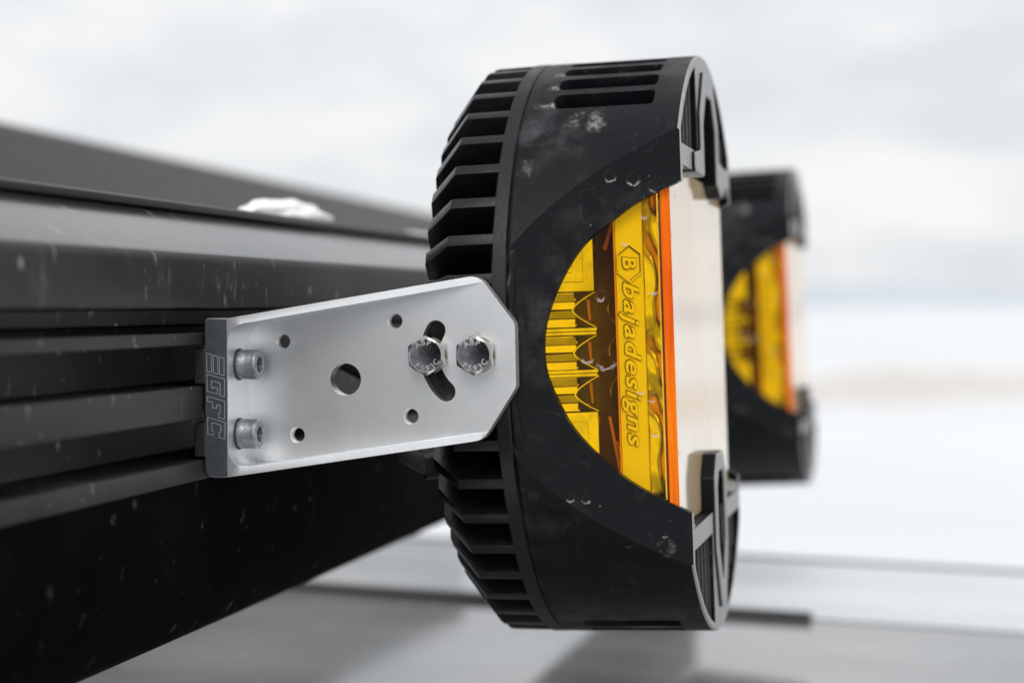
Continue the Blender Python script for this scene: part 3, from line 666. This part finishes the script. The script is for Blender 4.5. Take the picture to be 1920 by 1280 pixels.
            for i in range(n_-1): fs += [(i, i+1, n_+i+1, n_+i), (2*n_+i, 3*n_+i, 3*n_+i+1, 2*n_+i+1), (i, 2*n_+i, 2*n_+i+1, i+1), (n_+i, n_+i+1, 3*n_+i+1, 3*n_+i)]
            mb.add(vs, fs); mb.obj('cell_lip', M['chrome'], c)
            mb = MB(); tube(mb, [sp(34.8 - 2.6*(1-(q/8)**2), m_ + 5.2*q/8, 15.2) for q in range(-8, 9)], .16, 6); mb.obj('lens_ring', M['chrome'], refl)
            for (dz, hh) in ((0, .45), (2.6, .25), (-2.7, .3)):
                mb = MB(); mb.prism([(9, m_+dz-hh), (23.0+abs(dz)*.5, m_+dz-hh*.6), (23.0+abs(dz)*.5, m_+dz+hh*.6), (9, m_+dz+hh)], lambda p, q, tt: sp(p, q, tt), 6.9, 7.4); mb.obj('cell_joint', M['ink'], c)
            # facets that tip the light up and down
            for q0, q1, dd in ((a-.4, m_+2.8, 1.4), (m_+2.5, m_+.4, -1.2), (m_-.4, m_-2.5, 1.2), (m_-2.9, b+.4, -1.4)):
                mb = MB(); mb.add([sp(9, q0, 6.9-max(dd, 0)*.8), sp(23.5, q0, 6.9-max(dd, 0)*.8), sp(23.5, q1, 6.9+min(dd, 0)*.8), sp(9, q1, 6.9+min(dd, 0)*.8), sp(9, q0, 8), sp(23.5, q0, 8), sp(23.5, q1, 8), sp(9, q1, 8)],
                    [(0,1,2,3), (7,6,5,4), (0,4,5,1), (1,5,6,2), (2,6,7,3), (3,7,4,0)]); mb.obj('facet', M['mirror'], c)
            mb = MB(); mb.prism([(25.4, m_+3.2), (26.4, m_+3.4), (26.6, m_-3.2), (26.0, m_-3.6)], lambda p, q, tt: sp(p, q, tt), 16.4, 16.9); mb.obj('warm_edge', M['streak'], refl)  # opaque strip painting an orange highlight inside the cavity
        for zc in (6.15, -7.25):
            panel('reflector_plate', 8, 29.9, zc-1.15, zc-.05, 5.6, 8, M['chrome'], refl, .2)
            panel('reflector_plate', 8, 30.2, zc+.05, zc+1.15, 5.3, 8, M['chrome'], refl, .2)
        # stepped squares above and below
        for sg, z0 in ((1, 18.9), (-1, -19.7)):
            for k in range(4):
                i = k*3.0; u1, wa, wb = 29.6-i*1.05, z0+sg*i, z0+sg*(21.5-i*.2)
                outl = [(12+i*.4, wa), (u1, wa), (u1, wb), (12+i*.4, wb)]
                mb = MB(); mb.prism(outl, lambda p, q, tt: sp(p, q, tt), 6.0-k*.5, 12); st = mb.obj('step_square', M['chrome'], refl, bevel=.3)
                if k:
                    mb = MB(); e = .38; ro = [(12+i*.4-e, wa-sg*e), (u1+e, wa-sg*e), (u1+e, wb+sg*e), (12+i*.4-e, wb+sg*e)]
                    mb.prism(ro, lambda p, q, tt: sp(p, q, tt), 6.2-(k-1)*.5-.05, 11); mb.obj('step_joint', M['ink'], st)
        for (pts, off) in (([(31, -22), (31.8, -22), (35.6, -46), (34.6, -46)], 16.3), ([(33.2, -30), (33.7, -30), (36.2, -42), (35.8, -43)], 16.2), ([(31, 33), (32, 32), (34.6, 42), (34.0, 42.5)], 16.3)):
            mb = MB(); mb.prism(pts, lambda p, q, tt: sp(p, q, tt), off, off+.5); mb.obj('warm_edge', M['streak'], refl)
        panel('front_lip', 49.6, 50.8, -57, 57, 4.2, 1.2, M['chrome'], refl, .2)
        panel('rail_edge', 36.1, 36.55, -56, 56, 4.4, 5, M['streak'], refl)
    # --- raised emblem and lettering on the near (and far) side of the lens
    for s in (-1, 1):
        def to3(x, y, z, u0, w0, off):     # x runs down the lens (-w), y towards the front (+u)
            u = u0 + y; return (u, s*(lv(u, off) + z), w0 - x)
        mb = MB(); mbk = MB()
        v, f = text_geo('bajadesigns', 6.6, .10, .32, .13, 1.16)
        xs = [q[0] for q in v]; k = 53.0/(max(xs)-min(xs)); c0 = (max(xs)+min(xs))/2
        mb.add([to3((x-c0)*k, y, z, 38.9, -5.0, 3.9) for x, y, z in v], f)
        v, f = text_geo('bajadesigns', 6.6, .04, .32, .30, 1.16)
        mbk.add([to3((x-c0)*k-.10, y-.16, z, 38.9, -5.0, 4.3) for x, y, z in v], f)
        # hexagon badge with a block letter
        hc = (40.9, 27.6); ho = [(hc[0]+4.35*math.sin(rad(60*i)), hc[1]+6.4*math.cos(rad(60*i))) for i in range(6)]
        def ring(mb, poly, wd, off, th):
            n = len(poly); cx = sum(p[0] for p in poly)/n; cy = sum(p[1] for p in poly)/n
            inn = [(cx+(p[0]-cx)*(1-wd), cy+(p[1]-cy)*(1-wd)) for p in poly]; vs = [(a, s*lv(a, off), b) for a, b in poly+inn] + [(a, s*lv(a, off+th), b) for a, b in poly+inn]
            fs = []
            for i in range(n):
                j = (i+1) % n; fs += [(i, j, n+j, n+i), (2*n+i, 3*n+i, 3*n+j, 2*n+j), (i, 2*n+i, 2*n+j, j), (n+i, n+j, 3*n+j, 3*n+i)]
            mb.add(vs, fs)
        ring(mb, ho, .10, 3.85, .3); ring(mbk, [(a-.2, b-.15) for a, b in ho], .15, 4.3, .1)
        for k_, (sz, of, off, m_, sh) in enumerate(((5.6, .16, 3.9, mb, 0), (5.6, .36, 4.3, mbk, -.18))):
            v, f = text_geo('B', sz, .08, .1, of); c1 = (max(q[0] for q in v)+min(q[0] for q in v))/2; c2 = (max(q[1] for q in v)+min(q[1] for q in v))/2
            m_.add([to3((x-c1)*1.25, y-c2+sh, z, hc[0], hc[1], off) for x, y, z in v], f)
        em = mb.obj('raised_emblem', M['satin'], front); mbk.obj('emblem_edge', M['ink'], em)
    # cable out of the back
    mb = MB(); tube(mb, [(-30, -40, -36), (-38, -44, -38), (-45, -44, -34), (-52, -40, -24), (-62, -20, -8), (-84, 0, 0)], 4.2, 14); mb.obj('cable', M['cable'], root, 60)
    mb = MB(); tube(mb, [(-26, -38, -33), (-33, -41.5, -37.5), (-39, -44.2, -38.2)], [6.4, 6.4, 5.6], 18); mb.obj('cable_gland', M['fin'], root, 40)
    return root
lamp = make_lamp()
tag(lamp, 'sharp black finned lamp with amber lens bolted to the near bracket', 'lamp', 'amber lamps in front of the rack bar')
lamp2 = copy_tree(lamp); lamp2.location = P(L0[0]-6, L0[1]+568, L0[2]-1); lamp2.rotation_euler = (0, rad(-3.0), 0)
tag(lamp2, 'blurred second black lamp with amber lens farther behind the near lamp', 'lamp', 'amber lamps in front of the rack bar')
br2 = copy_tree(br); br2.location = P(BO[0]-4, BO[1]+568, BO[2]-1)
tag(br2, 'aluminium bracket of the farther lamp, hidden behind the near lamp', 'bracket', 'lamp brackets on the rack bar')
